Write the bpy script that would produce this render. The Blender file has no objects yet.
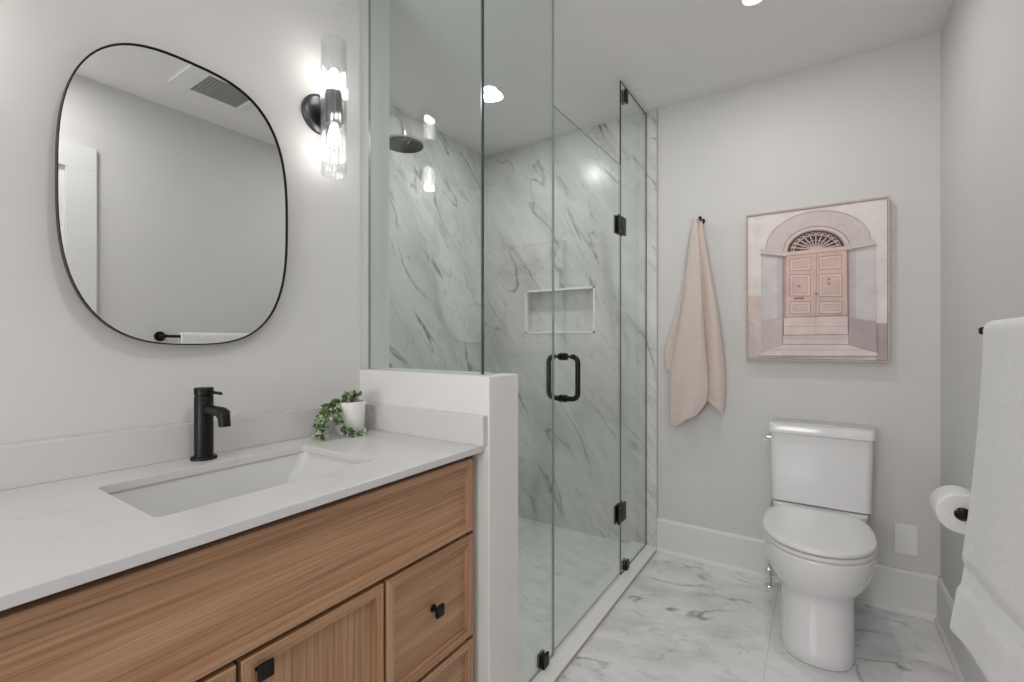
import bpy, bmesh, math, random
from mathutils import Vector, Matrix
C = bpy.context.scene.collection
S = bpy.context.scene
# ------------------------------------------------------------------ camera, world, lights, exposure
YAW = 0.5845
cam_d = bpy.data.cameras.new('camera'); cam = bpy.data.objects.new('camera', cam_d); C.objects.link(cam)
cam_d.sensor_width = 36; cam_d.lens = 462.2*36/1024; cam_d.clip_start = .02
cam.location = (0, 0, 1.19); cam.rotation_euler = (math.pi/2, 0, YAW)
S.camera = cam
w = bpy.data.worlds.new('sky'); S.world = w; w.use_nodes = True
w.node_tree.nodes['Background'].inputs[0].default_value = (.93, .96, 1, 1)
w.node_tree.nodes['Background'].inputs[1].default_value = .6
S.view_settings.view_transform = 'Standard'; S.view_settings.look = 'None'
S.view_settings.gamma = 1; S.view_settings.use_curve_mapping = False
S.view_settings.exposure = 0.09
CEIL = 2.506
DOWNLIGHTS = [(-.205, 1.985, 3.7), (-1.43, 1.95, 4.6), (.08, .42, 5.6), (-.45, -1.3, 3.5)]  # last two are unseen, added for fill light
def area(name, loc, rot, power, sx, sy=None, shape='RECTANGLE', col=(1, 1, 1), spread=math.pi):
    l = bpy.data.lights.new(name, 'AREA'); l.energy = power; l.shape = shape; l.size = sx
    if sy: l.size_y = sy
    l.color = col; l.spread = spread
    o = bpy.data.objects.new(name, l); C.objects.link(o); o.location = loc; o.rotation_euler = rot
    return o
for i, (x, y, p) in enumerate(DOWNLIGHTS):
    area('downlight_lamp', (x, y, CEIL-.022), (0, 0, 0), p, .10, shape='DISK', col=(1, .98, .955))
# added soft fill light, set in an invented window behind the camera
area('added_fill_light', (-.55, -2.50, 1.40), (math.radians(98), 0, 0), 30, 1.1, 1.15, col=(1, .985, 1))

# ------------------------------------------------------------------ materials
def new_mat(name):
    m = bpy.data.materials.new(name); m.use_nodes = True
    nt = m.node_tree; return m, nt, nt.nodes['Principled BSDF']
def ramp(nt, fac, stops):
    r = nt.nodes.new('ShaderNodeValToRGB'); e = r.color_ramp.elements
    while len(e) < len(stops): e.new(.5)
    for k, (p, c) in enumerate(stops): e[k].position = p; e[k].color = (*c, 1)
    nt.links.new(fac, r.inputs[0]); return r.outputs[0]
def noise(nt, vec, scale, detail=4, rough=.5, dist=0):
    n = nt.nodes.new('ShaderNodeTexNoise'); n.inputs['Scale'].default_value = scale
    n.inputs['Detail'].default_value = detail; n.inputs['Roughness'].default_value = rough
    n.inputs['Distortion'].default_value = dist
    if vec is not None: nt.links.new(vec, n.inputs['Vector'])
    return n.outputs['Fac']
def mth(nt, op, a, b=None, clamp=False):
    n = nt.nodes.new('ShaderNodeMath'); n.operation = op; n.use_clamp = clamp
    for k, v in enumerate((a, b)):
        if v is None: continue
        if isinstance(v, (int, float)): n.inputs[k].default_value = v
        else: nt.links.new(v, n.inputs[k])
    return n.outputs[0]
def mix(nt, fac, a, b, mode='MIX'):
    n = nt.nodes.new('ShaderNodeMix'); n.data_type = 'RGBA'; n.blend_type = mode
    for k, v in ((0, fac), (6, a), (7, b)):
        if isinstance(v, (int, float)): n.inputs[k].default_value = v
        elif isinstance(v, tuple): n.inputs[k].default_value = (*v, 1)
        else: nt.links.new(v, n.inputs[k])
    return n.outputs[2]
def coords(nt, scale=(1, 1, 1), rot=(0, 0, 0), loc=(0, 0, 0)):
    t = nt.nodes.new('ShaderNodeTexCoord'); mp = nt.nodes.new('ShaderNodeMapping')
    mp.inputs['Scale'].default_value = scale; mp.inputs['Rotation'].default_value = rot; mp.inputs['Location'].default_value = loc
    nt.links.new(t.outputs['Object'], mp.inputs[0]); return mp.outputs[0]
def bump(nt, b, h, strength, dist=.002):
    n = nt.nodes.new('ShaderNodeBump'); n.inputs['Strength'].default_value = strength; n.inputs['Distance'].default_value = dist
    nt.links.new(h, n.inputs['Height']); nt.links.new(n.outputs[0], b.inputs['Normal'])
def simple(name, col, rough=.5, metal=0, nscale=30, var=.03, bmp=0, coat=0, spec=.5):
    m, nt, b = new_mat(name)
    v = coords(nt); n = noise(nt, v, nscale, 3)
    lo = tuple(max(0, c*(1-var)) for c in col); hi = tuple(min(1, c*(1+var)) for c in col)
    nt.links.new(ramp(nt, n, [(.3, lo), (.7, hi)]), b.inputs['Base Color'])
    b.inputs['Roughness'].default_value = rough; b.inputs['Metallic'].default_value = metal
    b.inputs['Coat Weight'].default_value = coat; b.inputs['Specular IOR Level'].default_value = spec
    if bmp: bump(nt, b, n, bmp)
    return m
def marble(name, base, vein, grey, scale=1., rot=(0, 0, 0), stretch=(1, 1, 1), rough=.2, grout=None, vstr=.8, cloud=.5, plane='xy', vw=.02):
    m, nt, b = new_mat(name)
    v0 = coords(nt, (1, 1, 1), rot); mp = nt.nodes.new('ShaderNodeMapping'); mp.inputs['Scale'].default_value = stretch
    nt.links.new(v0, mp.inputs[0]); v = mp.outputs[0]
    # broad clouds
    n0 = noise(nt, v, 1.6*scale, 5, .55, .5)
    c = mix(nt, mth(nt, 'MULTIPLY', ramp(nt, n0, [(.42, (0, 0, 0)), (.72, (1, 1, 1))]), cloud), base, grey)
    # main veins and thin veins
    for sc, dist, width, st, ml in ((1.0*scale, .7, vw, vstr, 1.7), (2.6*scale, .5, vw*1.1, vstr*.75, 2.6)):
        n1 = noise(nt, v, sc, 4, .5, dist)
        a = mth(nt, 'ABSOLUTE', mth(nt, 'SUBTRACT', n1, .5))
        l = mth(nt, 'SUBTRACT', 1, mth(nt, 'DIVIDE', a, width, True), True)
        l = mth(nt, 'POWER', l, 1.4)
        mk = ramp(nt, noise(nt, v, ml*scale, 3, .5, .3), [(.47, (0, 0, 0)), (.64, (1, 1, 1))])
        f = mth(nt, 'MULTIPLY', mth(nt, 'MULTIPLY', l, mk), st, True)
        c = mix(nt, f, c, vein)
    if grout:
        gx, gy, ox, oy, gw, gcol = grout
        t = nt.nodes.new('ShaderNodeTexCoord'); s = nt.nodes.new('ShaderNodeSeparateXYZ'); nt.links.new(t.outputs['Object'], s.inputs[0])
        ia, ib = {'xy': (0, 1), 'xz': (0, 2), 'yz': (1, 2)}[plane]
        out = None
        for k, g, o in ((ia, gx, ox), (ib, gy, oy)):
            q = mth(nt, 'SUBTRACT', s.outputs[k], o); q = mth(nt, 'DIVIDE', q, g); q = mth(nt, 'SUBTRACT', q, mth(nt, 'ROUND', q))
            q = mth(nt, 'LESS_THAN', mth(nt, 'ABSOLUTE', q), gw/g)
            out = q if out is None else mth(nt, 'MAXIMUM', out, q)
        c = mix(nt, out, c, gcol)
    nt.links.new(c, b.inputs['Base Color']); b.inputs['Roughness'].default_value = rough
    return m
def wood(name, axis, c1, c2, c3):
    m, nt, b = new_mat(name)
    st = {'x': (1.2, 26, 26), 'y': (26, 1.2, 26), 'z': (26, 26, 1.2)}[axis]
    v = coords(nt, st)
    n = noise(nt, v, 1.6, 6, .6, .5)
    c = ramp(nt, n, [(.3, c1), (.5, c2), (.7, c3)])
    st2 = {'x': (2.5, 260, 260), 'y': (260, 2.5, 260), 'z': (260, 260, 2.5)}[axis]
    n2 = noise(nt, coords(nt, st2), 1.0, 3, .6)
    c = mix(nt, .75, c, ramp(nt, n2, [(.36, (.60, .55, .52)), (.56, (1, 1, 1))]), 'MULTIPLY')
    # broad cathedral bands
    st3 = {'x': (.5, 7, 7), 'y': (7, .5, 7), 'z': (7, 7, .5)}[axis]
    n3 = noise(nt, coords(nt, st3), 1.7, 3, .5, 1.2)
    c = mix(nt, .55, c, ramp(nt, n3, [(.4, (.80, .76, .72)), (.6, (1, 1, 1))]), 'MULTIPLY')
    nt.links.new(c, b.inputs['Base Color']); b.inputs['Roughness'].default_value = .48
    bump(nt, b, n2, .12, .001)
    return m
def emis(name, col, s):
    m, nt, b = new_mat(name); b.inputs['Base Color'].default_value = (*col, 1)
    n = noise(nt, coords(nt), 20, 1)
    nt.links.new(ramp(nt, n, [(0, col), (1, col)]), b.inputs['Emission Color'])
    b.inputs['Emission Strength'].default_value = s; return m
def glass_mat(name, tint, refl=1.0, rough=0.0):
    m = bpy.data.materials.new(name); m.use_nodes = True; nt = m.node_tree; nt.nodes.clear()
    o = nt.nodes.new('ShaderNodeOutputMaterial'); mx = nt.nodes.new('ShaderNodeMixShader')
    t = nt.nodes.new('ShaderNodeBsdfTransparent'); g = nt.nodes.new('ShaderNodeBsdfGlossy'); f = nt.nodes.new('ShaderNodeFresnel')
    t.inputs[0].default_value = (*tint, 1); g.inputs['Roughness'].default_value = rough; g.inputs[0].default_value = (1, 1, 1, 1)
    ge = nt.nodes.new('ShaderNodeNewGeometry')
    ior = mth(nt, 'SUBTRACT', 1.5, mth(nt, 'MULTIPLY', ge.outputs['Backfacing'], 1.5-1/1.5)); nt.links.new(ior, f.inputs[0])
    fr = mth(nt, 'MULTIPLY', f.outputs[0], refl, True)
    nt.links.new(fr, mx.inputs[0]); nt.links.new(t.outputs[0], mx.inputs[1]); nt.links.new(g.outputs[0], mx.inputs[2])
    nt.links.new(mx.outputs[0], o.inputs[0]); return m
def terry(name, col, fine=900, mid=60, st=.5):
    m, nt, b = new_mat(name)
    v = coords(nt); n = noise(nt, v, fine, 2, .6); n2 = noise(nt, v, mid, 4, .6)
    c = ramp(nt, n2, [(.3, tuple(x*.93 for x in col)), (.7, col)])
    nt.links.new(c, b.inputs['Base Color']); b.inputs['Roughness'].default_value = .95
    b.inputs['Sheen Weight'].default_value = .3; b.inputs['Specular IOR Level'].default_value = .1
    h = mth(nt, 'ADD', n, n2); bump(nt, b, h, st, .003); return m

M = {}
M['wall'] = simple('wall_paint', (.685, .676, .664), .75, nscale=6, var=.012, spec=.25)
M['ceil'] = simple('ceiling_paint', (.84, .83, .82), .9, nscale=5, var=.01, spec=.2)
M['trim'] = simple('white_trim_paint', (.77, .765, .75), .4, nscale=8, var=.01)
M['niche'] = simple('niche_white', (.93, .93, .92), .4, nscale=8, var=.01)
M['cap'] = simple('half_wall_paint', (.76, .75, .735), .55, nscale=8, var=.01)
M['floor'] = marble('floor_marble_tile', (.84, .835, .83), (.27, .27, .275), (.55, .55, .555), 2.0, (0, 0, -.25), (1, 2.1, 1), .2,
                    grout=(.6, 1.2, -.16, 1.45, .0011, (.58, .58, .575)), vstr=1.0, cloud=.75, plane='xy', vw=.030)
M['shfloor'] = marble('shower_floor_tile', (.90, .90, .895), (.42, .43, .43), (.62, .63, .63), 4.5, (0, 0, .3), (1, 1.5, 1), .3,
                      grout=(.3, .3, -.82, 2.64, .0012, (.60, .61, .60)), vstr=.5, plane='xy')
M['tileb'] = marble('marble_wall_tile_back', (.73, .73, .715), (.20, .205, .20), (.50, .505, .50), 1.5, (0, .61, 0), (2.5, 1, .8), .24,
                    grout=(1.2, .6, -.763, 1.13, .0009, (.58, .59, .58)), vstr=1.0, cloud=.8, plane='xz', vw=.026)
M['tilel'] = marble('marble_wall_tile_side', (.73, .73, .715), (.20, .205, .20), (.50, .505, .50), 1.5, (-.64, 0, 0), (1, 2.5, .8), .24,
                    grout=(1.2, .6, 1.45, 1.13, .0009, (.58, .59, .58)), vstr=1.0, cloud=.8, plane='yz', vw=.026)
M['quartz'] = marble('quartz', (.655, .64, .635), (.47, .45, .44), (.62, .61, .60), 2.4, (0, 0, .2), (1, 1, 1), .28, vstr=.35, cloud=.2, vw=.008)
M['curb'] = marble('curb_stone', (.88, .87, .855), (.6, .59, .58), (.72, .71, .70), 3, vstr=.2, cloud=.2, rough=.3, vw=.01)
M['edge'] = simple('curb_side', (.50, .47, .43), .5)
c1, c2, c3 = (.40, .21, .11), (.48, .275, .155), (.55, .335, .20)
M['wood_h'] = wood('oak_long_grain', 'y', c1, c2, c3)
M['wood_v'] = wood('oak_upright_grain', 'z', c1, c2, c3)
M['wood_rail'] = wood('oak_frame_rail', 'y', (.42, .225, .12), (.50, .29, .168), (.56, .345, .207))
M['wood_stile'] = wood('oak_frame_stile', 'z', (.42, .225, .12), (.50, .29, .168), (.56, .345, .207))
M['dark'] = simple('shadow_gap_wood', (.10, .05, .035), .7)
M['black'] = simple('matte_black_metal', (.012, .012, .012), .38, .6, 40)
M['gun'] = simple('dark_nickel', (.10, .10, .105), .3, .9, 30)
M['chrome'] = simple('chrome', (.75, .75, .76), .12, 1, 20, .01)
M['porc'] = simple('porcelain', (.82, .815, .82), .12, 0, 5, .005, coat=.4)
M['seat'] = simple('toilet_seat_plastic', (.80, .795, .80), .22, 0, 5, .005)
M['sink'] = simple('sink_porcelain', (.70, .70, .70), .15, 0, 5, .005, coat=.3)
M['pot'] = simple('white_ceramic_pot', (.78, .775, .76), .5, 0, 20, .01)
M['soil'] = simple('soil', (.06, .045, .03), .95, 0, 90, .4, .5)
M['plastic'] = simple('white_plastic', (.84, .835, .82), .4, 0, 10, .01)
M['grille'] = simple('vent_grille_plastic', (.45, .44, .42), .6, 0, 10, .01)
M['ventback'] = simple('vent_inside', (.05, .05, .05), .9)
M['paper'] = simple('toilet_paper', (.86, .855, .85), .9, 0, 150, .02, .2)
M['card'] = simple('cardboard_core', (.25, .2, .16), .9)
M['towel'] = terry('white_terry', (.93, .925, .93), 420, 90, 1.0)
M['band'] = terry('white_towel_band', (.80, .80, .795), 300, 20, .2)
M['pink'] = terry('pink_cotton', (.72, .61, .56), 800, 40, .25)
M['glass'] = glass_mat('clear_shower_glass', (.945, .975, .965), 1.0)
M['gedge'] = simple('glass_edge_green', (.035, .06, .055), .15, 0, 10, .05)
M['gedge_light'] = simple('glass_edge_pale', (.30, .34, .33), .2, 0, 10, .05)  # dark and pale edge tones put refraction and reflection into the colour
M['shade'] = glass_mat('fluted_shade_glass', (.955, .96, .965), 2.2, .03)
M['bulb'] = emis('frosted_bulb', (1, .97, .93), 7)
M['lamp'] = emis('downlight_lens', (1, .98, .95), 12)
m, nt, b = new_mat('mirror_silver'); b.inputs['Metallic'].default_value = 1; b.inputs['Roughness'].default_value = 0
nt.links.new(ramp(nt, noise(nt, coords(nt), 5, 1), [(0, (.83, .84, .835)), (1, (.84, .85, .845))]), b.inputs['Base Color']); M['mirror'] = m
M['frame'] = simple('pale_wood_frame', (.52, .42, .345), .5, 0, 60, .12)
M['leaf'] = simple('leaf_green', (.11, .19, .06), .5, 0, 60, .5)
M['leafd'] = simple('leaf_dark', (.035, .07, .03), .45, 0, 60, .4)
M['leafp'] = simple('leaf_pale_edge', (.45, .52, .33), .5, 0, 60, .2)
def art(name, col, var=.08, sc=14): return simple('print_'+name, col, .8, 0, sc, var, spec=.2)

# ------------------------------------------------------------------ mesh helpers
def link(name, bm, mats, parent=None, smooth=False, angle=None):
    me = bpy.data.meshes.new(name); bm.normal_update(); bm.to_mesh(me); bm.free()
    for k in (mats if isinstance(mats, (list, tuple)) else [mats]): me.materials.append(M[k] if isinstance(k, str) else k)
    if smooth:
        for p in me.polygons: p.use_smooth = True
    o = bpy.data.objects.new(name, me); C.objects.link(o)
    if smooth and angle is not False:
        a = math.radians(angle or 40)
        bm2 = bmesh.new(); bm2.from_mesh(me)
        for e in bm2.edges:
            if len(e.link_faces) == 2 and e.calc_face_angle(0) > a: e.smooth = False
        bm2.to_mesh(me); bm2.free()
    if parent:
        o.parent = parent; 
        l = parent; off = Vector((0, 0, 0))
        while l: off = off + l.location; l = l.parent
        for v in me.vertices: v.co -= off
    return o
def bevel_mod(o, wd, seg=2):
    m = o.modifiers.new('bevel', 'BEVEL'); m.width = wd; m.segments = seg; m.limit_method = 'ANGLE'; m.angle_limit = math.radians(40); return o
def thing(name, loc, label, cat, group=None):
    o = bpy.data.objects.new(name, None); C.objects.link(o); o.location = loc; o.empty_display_size = .05
    o['label'] = label; o['category'] = cat
    if group: o['group'] = group
    return o
def tag(o, label, cat, group=None):
    o['label'] = label; o['category'] = cat
    if group: o['group'] = group
    return o
def struct(name, bm, mats, **k):
    o = link(name, bm, mats, **k)
    if not o.parent: o['kind'] = 'structure'
    return o
def box(bm, a, b, mi=0):
    x0, y0, z0 = [min(p, q) for p, q in zip(a, b)]; x1, y1, z1 = [max(p, q) for p, q in zip(a, b)]
    v = [bm.verts.new(p) for p in ((x0, y0, z0), (x1, y0, z0), (x1, y1, z0), (x0, y1, z0), (x0, y0, z1), (x1, y0, z1), (x1, y1, z1), (x0, y1, z1))]
    fs = []
    for q in ((0, 3, 2, 1), (4, 5, 6, 7), (0, 1, 5, 4), (1, 2, 6, 5), (2, 3, 7, 6), (3, 0, 4, 7)):
        f = bm.faces.new([v[i] for i in q]); f.material_index = mi; fs.append(f)
    return fs
def B(*boxes):
    bm = bmesh.new()
    for a in boxes: box(bm, *a)
    return bm
def loft(bm, rings, cap0=True, cap1=True, mi=0, closed=True):
    vs = [[bm.verts.new(p) for p in r] for r in rings]
    n = len(vs[0])
    for a, b in zip(vs, vs[1:]):
        for i in range(n if closed else n-1):
            f = bm.faces.new((a[i], a[(i+1) % n], b[(i+1) % n], b[i])); f.material_index = mi
    if cap0: bm.faces.new(list(reversed(vs[0]))).material_index = mi
    if cap1: bm.faces.new(vs[-1]).material_index = mi
    return vs
def frame_of(d):
    d = d.normalized(); up = Vector((0, 0, 1)) if abs(d.z) < .9 else Vector((0, 1, 0))
    a = d.cross(up).normalized(); return a, a.cross(d).normalized()
def cyl(bm, p0, p1, r0, r1=None, n=24, mi=0, cap=True):
    p0 = Vector(p0); p1 = Vector(p1); r1 = r0 if r1 is None else r1
    a, b = frame_of(p1-p0)
    rings = [[p+a*(r*math.cos(t*2*math.pi/n))+b*(r*math.sin(t*2*math.pi/n)) for t in range(n)] for p, r in ((p0, r0), (p1, r1))]
    loft(bm, rings, cap, cap, mi)
def lathe(bm, p0, axis, prof, n=32, mi=0, cap=True):
    p0 = Vector(p0); ax = Vector(axis).normalized(); a, b = frame_of(ax)
    loft(bm, [[p0+ax*h+a*(r*math.cos(t*2*math.pi/n))+b*(r*math.sin(t*2*math.pi/n)) for t in range(n)] for h, r in prof], cap, cap, mi)
def tube(bm, pts, r, n=12, mi=0, closed=False):
    pts = [Vector(p) for p in pts]; rings = []; N = len(pts)
    prev = None
    for i, p in enumerate(pts):
        d = (pts[(i+1) % N]-pts[i-1]) if closed or 0 < i < N-1 else (pts[1]-pts[0] if i == 0 else pts[-1]-pts[-2])
        d.normalize()
        if prev is None: a, b = frame_of(d)
        else:
            a = prev-d*prev.dot(d); a.normalize(); b = d.cross(a)
        prev = a
        rings.append([p+a*(r*math.cos(t*2*math.pi/n))+b*(r*math.sin(t*2*math.pi/n)) for t in range(n)])
    if closed: rings.append(rings[0])
    loft(bm, rings, not closed, not closed, mi)
    if closed: bmesh.ops.remove_doubles(bm, verts=bm.verts, dist=1e-6)
def prism(bm, poly, lo, hi, ax, mi=0, side_mi=None):
    """poly: 2-D points; ax: axis of extrusion 0/1/2"""
    def P(p, h):
        q = list(p); q.insert(ax, h); return q
    a = [bm.verts.new(P(p, lo)) for p in poly]; b = [bm.verts.new(P(p, hi)) for p in poly]
    fs = [bm.faces.new(a), bm.faces.new(list(reversed(b)))]
    for f in fs: f.material_index = mi
    n = len(poly)
    for i in range(n):
        f = bm.faces.new((a[i], b[i], b[(i+1) % n], a[(i+1) % n])); f.material_index = mi if side_mi is None else side_mi
    bmesh.ops.recalc_face_normals(bm, faces=bm.faces)
def rrect(x0, y0, x1, y1, r, n=6):
    out = []
    for cx, cy, a0 in ((x1-r, y1-r, 0), (x0+r, y1-r, 90), (x0+r, y0+r, 180), (x1-r, y0+r, 270)):
        for k in range(n+1):
            t = math.radians(a0+90*k/n); out.append((cx+r*math.cos(t), cy+r*math.sin(t)))
    return out
def sring(hw, yf, yb, z, n=48, e_front=2.0, e_back=3.0, cx=0.0, ym=None):
    """ring with a rounded front (toward -Y) and squarer back"""
    ym = (yf+yb)/2 if ym is None else ym; out = []
    for k in range(n):
        t = 2*math.pi*k/n; c, s = math.cos(t), math.sin(t)
        e = e_front if s < 0 else e_back; ry = (ym-yf) if s < 0 else (yb-ym)
        out.append((cx+hw*math.copysign(abs(c)**(2/e), c), ym+ry*math.copysign(abs(s)**(2/e), s), z))
    return out

# ------------------------------------------------------------------ room shell
XR, YB, YH, XE, XJ, YJ = .4357, 2.649, 1.033, -.759, -1.33, 1.183
XS, XT, YF = -1.981, -.763, -2.55
MW = .05; n_ = math.hypot(MW, 1)
WD = Vector((MW, 1, 0))/n_; WN = Vector((1, -MW, 0))/n_; W0 = Vector((-1.31, YH, 0))
def P(s, off, z): return W0+WD*s+WN*off+Vector((0, 0, z))
S0 = -(YH-YF)*n_-.03
struct('floor', B(((-1.60, YF-.2, -.1), (XE, YH+.08, 0)), ((XE, YF-.2, -.1), (XR+.1, YB+.1, 0))), 'floor')
struct('floor_shower', B(((XS-.1, YJ-.08, -.1), (XE-.0005, YB+.1, -.001))), 'shfloor')
struct('ceiling', B(((XS-.1, YF-.2, CEIL), (XR+.1, YB+.1, CEIL+.1))), 'ceil')
struct('wall_back', B(((XT, YB, 0), (XR+.1, YB+.1, CEIL))), 'wall')
struct('wall_front', B(((-1.7, YF-.1, 0), (-1.25, YF, CEIL)), ((-.25, YF-.1, 0), (XR+.1, YF, CEIL)), ((-1.25, YF-.1, 0), (-.25, YF, .85)), ((-1.25, YF-.1, 2.05), (-.25, YF, CEIL))), 'wall')
# right wall with a door opening
DY0, DY1, DZ = -.15, .672, 2.04
struct('wall_right', B(((XR, YF-.1, 0), (XR+.1, DY0, CEIL)), ((XR, DY1, 0), (XR+.1, YB+.1, CEIL)), ((XR, DY0, DZ), (XR+.1, DY1, CEIL))), 'wall')
# left (vanity) wall, slightly out of square
bm = bmesh.new()
a = [P(S0, 0, 0), P(0, 0, 0), Vector((-1.31, YH, 0))]
prism(bm, [(P(S0, 0, 0).x, P(S0, 0, 0).y), (W0.x, W0.y), (-1.62, YH), (-1.62, P(S0, 0, 0).y)], 0, CEIL, 2)
struct('wall_left', bm, 'wall')
struct('wall_partition', B(((XS-.1, YH+.0005, 0), (XJ, YJ, CEIL))), 'cap')
o = struct('wall_half', B(((XJ+.0005, YH, 0), (XE, YJ, 1.0903))), 'cap'); bevel_mod(o, .003)
# shower walls
struct('wall_shower_left', B(((XS-.1, YJ, 0), (XS, YB+.1, CEIL))), 'tilel')
YT = YB-.008; nx0, nx1, nz0, nz1 = -1.640, -1.138, 1.240, 1.527
struct('wall_shower_back', B(((XS, YT, 0), (nx0, YB+.1, CEIL)), ((nx1, YT, 0), (XT, YB+.1, CEIL)), ((nx0, YT, 0), (nx1, YB+.1, nz0)),
       ((nx0, YT, nz1), (nx1, YB+.1, CEIL)), ((nx0, YB+.08, nz0), (nx1, YB+.1, nz1))), 'tileb')
t_ = .012
struct('trim_1', B(((nx0, YT-.004, nz0), (nx1, YT+.09, nz0+t_)), ((nx0, YT-.004, nz1-t_), (nx1, YT+.02, nz1)),
       ((nx0, YT-.004, nz0), (nx0+t_, YT+.02, nz1)), ((nx1-t_, YT-.004, nz0), (nx1, YT+.02, nz1))), 'niche')
struct('trim_2', B(((XT, YT-.002, .02), (XT+.004, YB, CEIL))), 'edge')
o = struct('trim_3', B(((-.905, YJ, -.001), (XE-.002, YT, .019))), 'edge')
o2 = struct('curb_top', B(((-.905, YJ, .015), (XE+.001, YT, .0225))), 'curb', parent=o); bevel_mod(o2, .002)
# baseboards with a shoe moulding and a bevelled top
def base_profile(d, h): return [(0, 0), (d+.012, 0), (d+.010, .012), (d, .022), (d, h-.012), (d-.006, h), (0, h)]
bm = bmesh.new()
prof = base_profile(.014, .186)
loft(bm, [[(x, YB-p[0], p[1]) for p in prof] for x in (XT+.004, XR)])
struct('baseboard_back', bm, 'trim')
bm = bmesh.new()
loft(bm, [[(XR-p[0], y, p[1]) for p in prof] for y in (YB, DY1+.116)]); loft(bm, [[(XR-p[0], y, p[1]) for p in prof] for y in (DY0-.116, YF)])
struct('baseboard_right', bm, 'trim')
# door in the right wall (seen in the mirror)
o = struct('door_1', B(((XR+.02, DY0+.02, .008), (XR+.06, DY1-.02, DZ-.02))), 'trim')
struct('door_casing', B(((XR-.018, DY1, 0), (XR-.0005, DY1+.115, DZ)), ((XR-.018, DY0-.115, 0), (XR-.0005, DY0, DZ)),
       ((XR-.018, DY0-.115, DZ+.0005), (XR-.0005, DY1+.115, DZ+.115))), 'trim', parent=o)
struct('door_jamb', B(((XR, DY0+.0005, 0), (XR+.08, DY0+.019, DZ-.02)), ((XR, DY1-.019, 0), (XR+.08, DY1-.0005, DZ-.02)), ((XR, DY0+.0005, DZ-.0195), (XR+.08, DY1-.0005, DZ-.0005))), 'trim', parent=o)
bm = bmesh.new(); cyl(bm, (XR+.02, .02, .95), (XR-.03, .02, .95), .012); cyl(bm, (XR-.03, .02, .95), (XR-.03, .14, .95), .009); lathe(bm, (XR+.02, .02, .95), (-1, 0, 0), [(0, .03), (.008, .028)])
link('door_handle', bm, 'black', o, True)
# unseen window frame behind the camera, added to house the fill light
o = struct('added_window_1', B(((-1.25, YF-.06, .85), (-1.20, YF, 2.05)), ((-.30, YF-.06, .85), (-.25, YF, 2.05)), ((-1.25, YF-.06, .85), (-.25, YF, .90)), ((-1.25, YF-.06, 2.0), (-.25, YF, 2.05)), ((-.77, YF-.06, .85), (-.73, YF-.02, 2.05))), 'trim')

# ------------------------------------------------------------------ vanity
VX, VY0, VY1 = -.795, -.24, 1.012
van = thing('vanity_cabinet', (-1.05, .39, 0), 'light oak bathroom vanity cabinet with shaker fronts and black knobs', 'cabinet')
bm = B(((-1.28, VY0, .09), (VX-.006, VY1, .15)), ((-1.28, VY0, .09), (VX-.006, VY0+.02, .872)), ((-1.28, VY1-.02, .09), (VX-.006, VY1, .872)),
       ((-1.28, VY0, .09), (-1.26, VY1, .872)), ((-.830, VY0, .852), (-.815, VY1, .878)),
       ((-.825, VY0+.02, .15), (VX-.0195, VY1-.02, .655)), ((-1.20, VY0+.05, 0), (-.87, VY1-.05, .09)))
link('body', bm, 'dark', van)
link('side_panel', B(((-1.28, VY1+.0002, .09), (VX-.006, VY1+.003, .872))), 'wood_v', van)
link('side_panel', B(((-1.28, VY0-.003, .09), (VX-.006, VY0-.0002, .872))), 'wood_v', van)
def shaker(name, y0, y1, z0, z1, mat, rim=.021, th=.019, dep=.0125):
    """front with a slim raised rim round a recessed panel"""
    bm = bmesh.new(); x1 = VX; x0 = VX-th
    xs = [(y0, z0), (y1, z0), (y1, z1), (y0, z1)]
    inn = [(y0+rim, z0+rim), (y1-rim, z0+rim), (y1-rim, z1-rim), (y0+rim, z1-rim)]
    r4 = rim+.0015
    inn2 = [(y0+r4, z0+r4), (y1-r4, z0+r4), (y1-r4, z1-r4), (y0+r4, z1-r4)]
    rings = [[(x0, *p) for p in xs], [(x1-.0015, *p) for p in xs],
             [(x1, y0+.0015, z0+.0015), (x1, y1-.0015, z0+.0015), (x1, y1-.0015, z1-.0015), (x1, y0+.0015, z1-.0015)],
             [(x1, *p) for p in inn], [(x1-dep, *p) for p in inn2]]
    loft(bm, rings); bmesh.ops.recalc_face_normals(bm, faces=bm.faces)
    for f in bm.faces:
        c = f.calc_center_median()
        if f.normal.x > .5 and c.x < x1-.005: continue
        ins = (y0+rim*1.2 < c.y < y1-rim*1.2)
        f.material_index = 1 if ins else 2
    return link(name, bm, [mat, 'wood_rail', 'wood_stile'], van)
def knob(parent, y, z):
    bm = bmesh.new(); cyl(bm, (VX-.0115, y, z), (VX+.010, y, z), .0065, .0065, 16)
    lathe(bm, (VX-.0115, y, z), (1, 0, 0), [(0, .010), (.003, .009)], 16)
    # flared square face
    def sq(x, h): return [(x, y-h, z-h*1.05), (x, y+h, z-h*1.05), (x, y+h, z+h*1.05), (x, y-h, z+h*1.05)]
    loft(bm, [sq(VX+.003, .0085), sq(VX+.009, .0128), sq(VX+.0155, .0128), sq(VX+.017, .011)])
    bmesh.ops.recalc_face_normals(bm, faces=bm.faces)
    link('knob', bm, 'black', parent)
g_ = .0022
shaker('false_front', VY0+g_, VY1-.003, .668, .866, 'wood_h')
cols = [(.698, VY1-.003), (VY0+.003, .074)]
for (ya, yb) in cols:
    for (za, zb) in ((.378, .660), (.10, .370)):
        d = shaker('drawer', ya+g_, yb-g_, za+g_, zb-g_, 'wood_h'); knob(d, (ya+yb)/2+.006, (za+zb)/2)
for (ya, yb, ky) in ((.389, .694, .425), (.078, .385, .349)):
    d = shaker('door', ya+g_, yb-g_, .10, .660-g_, 'wood_v'); knob(d, ky, .63)

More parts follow.
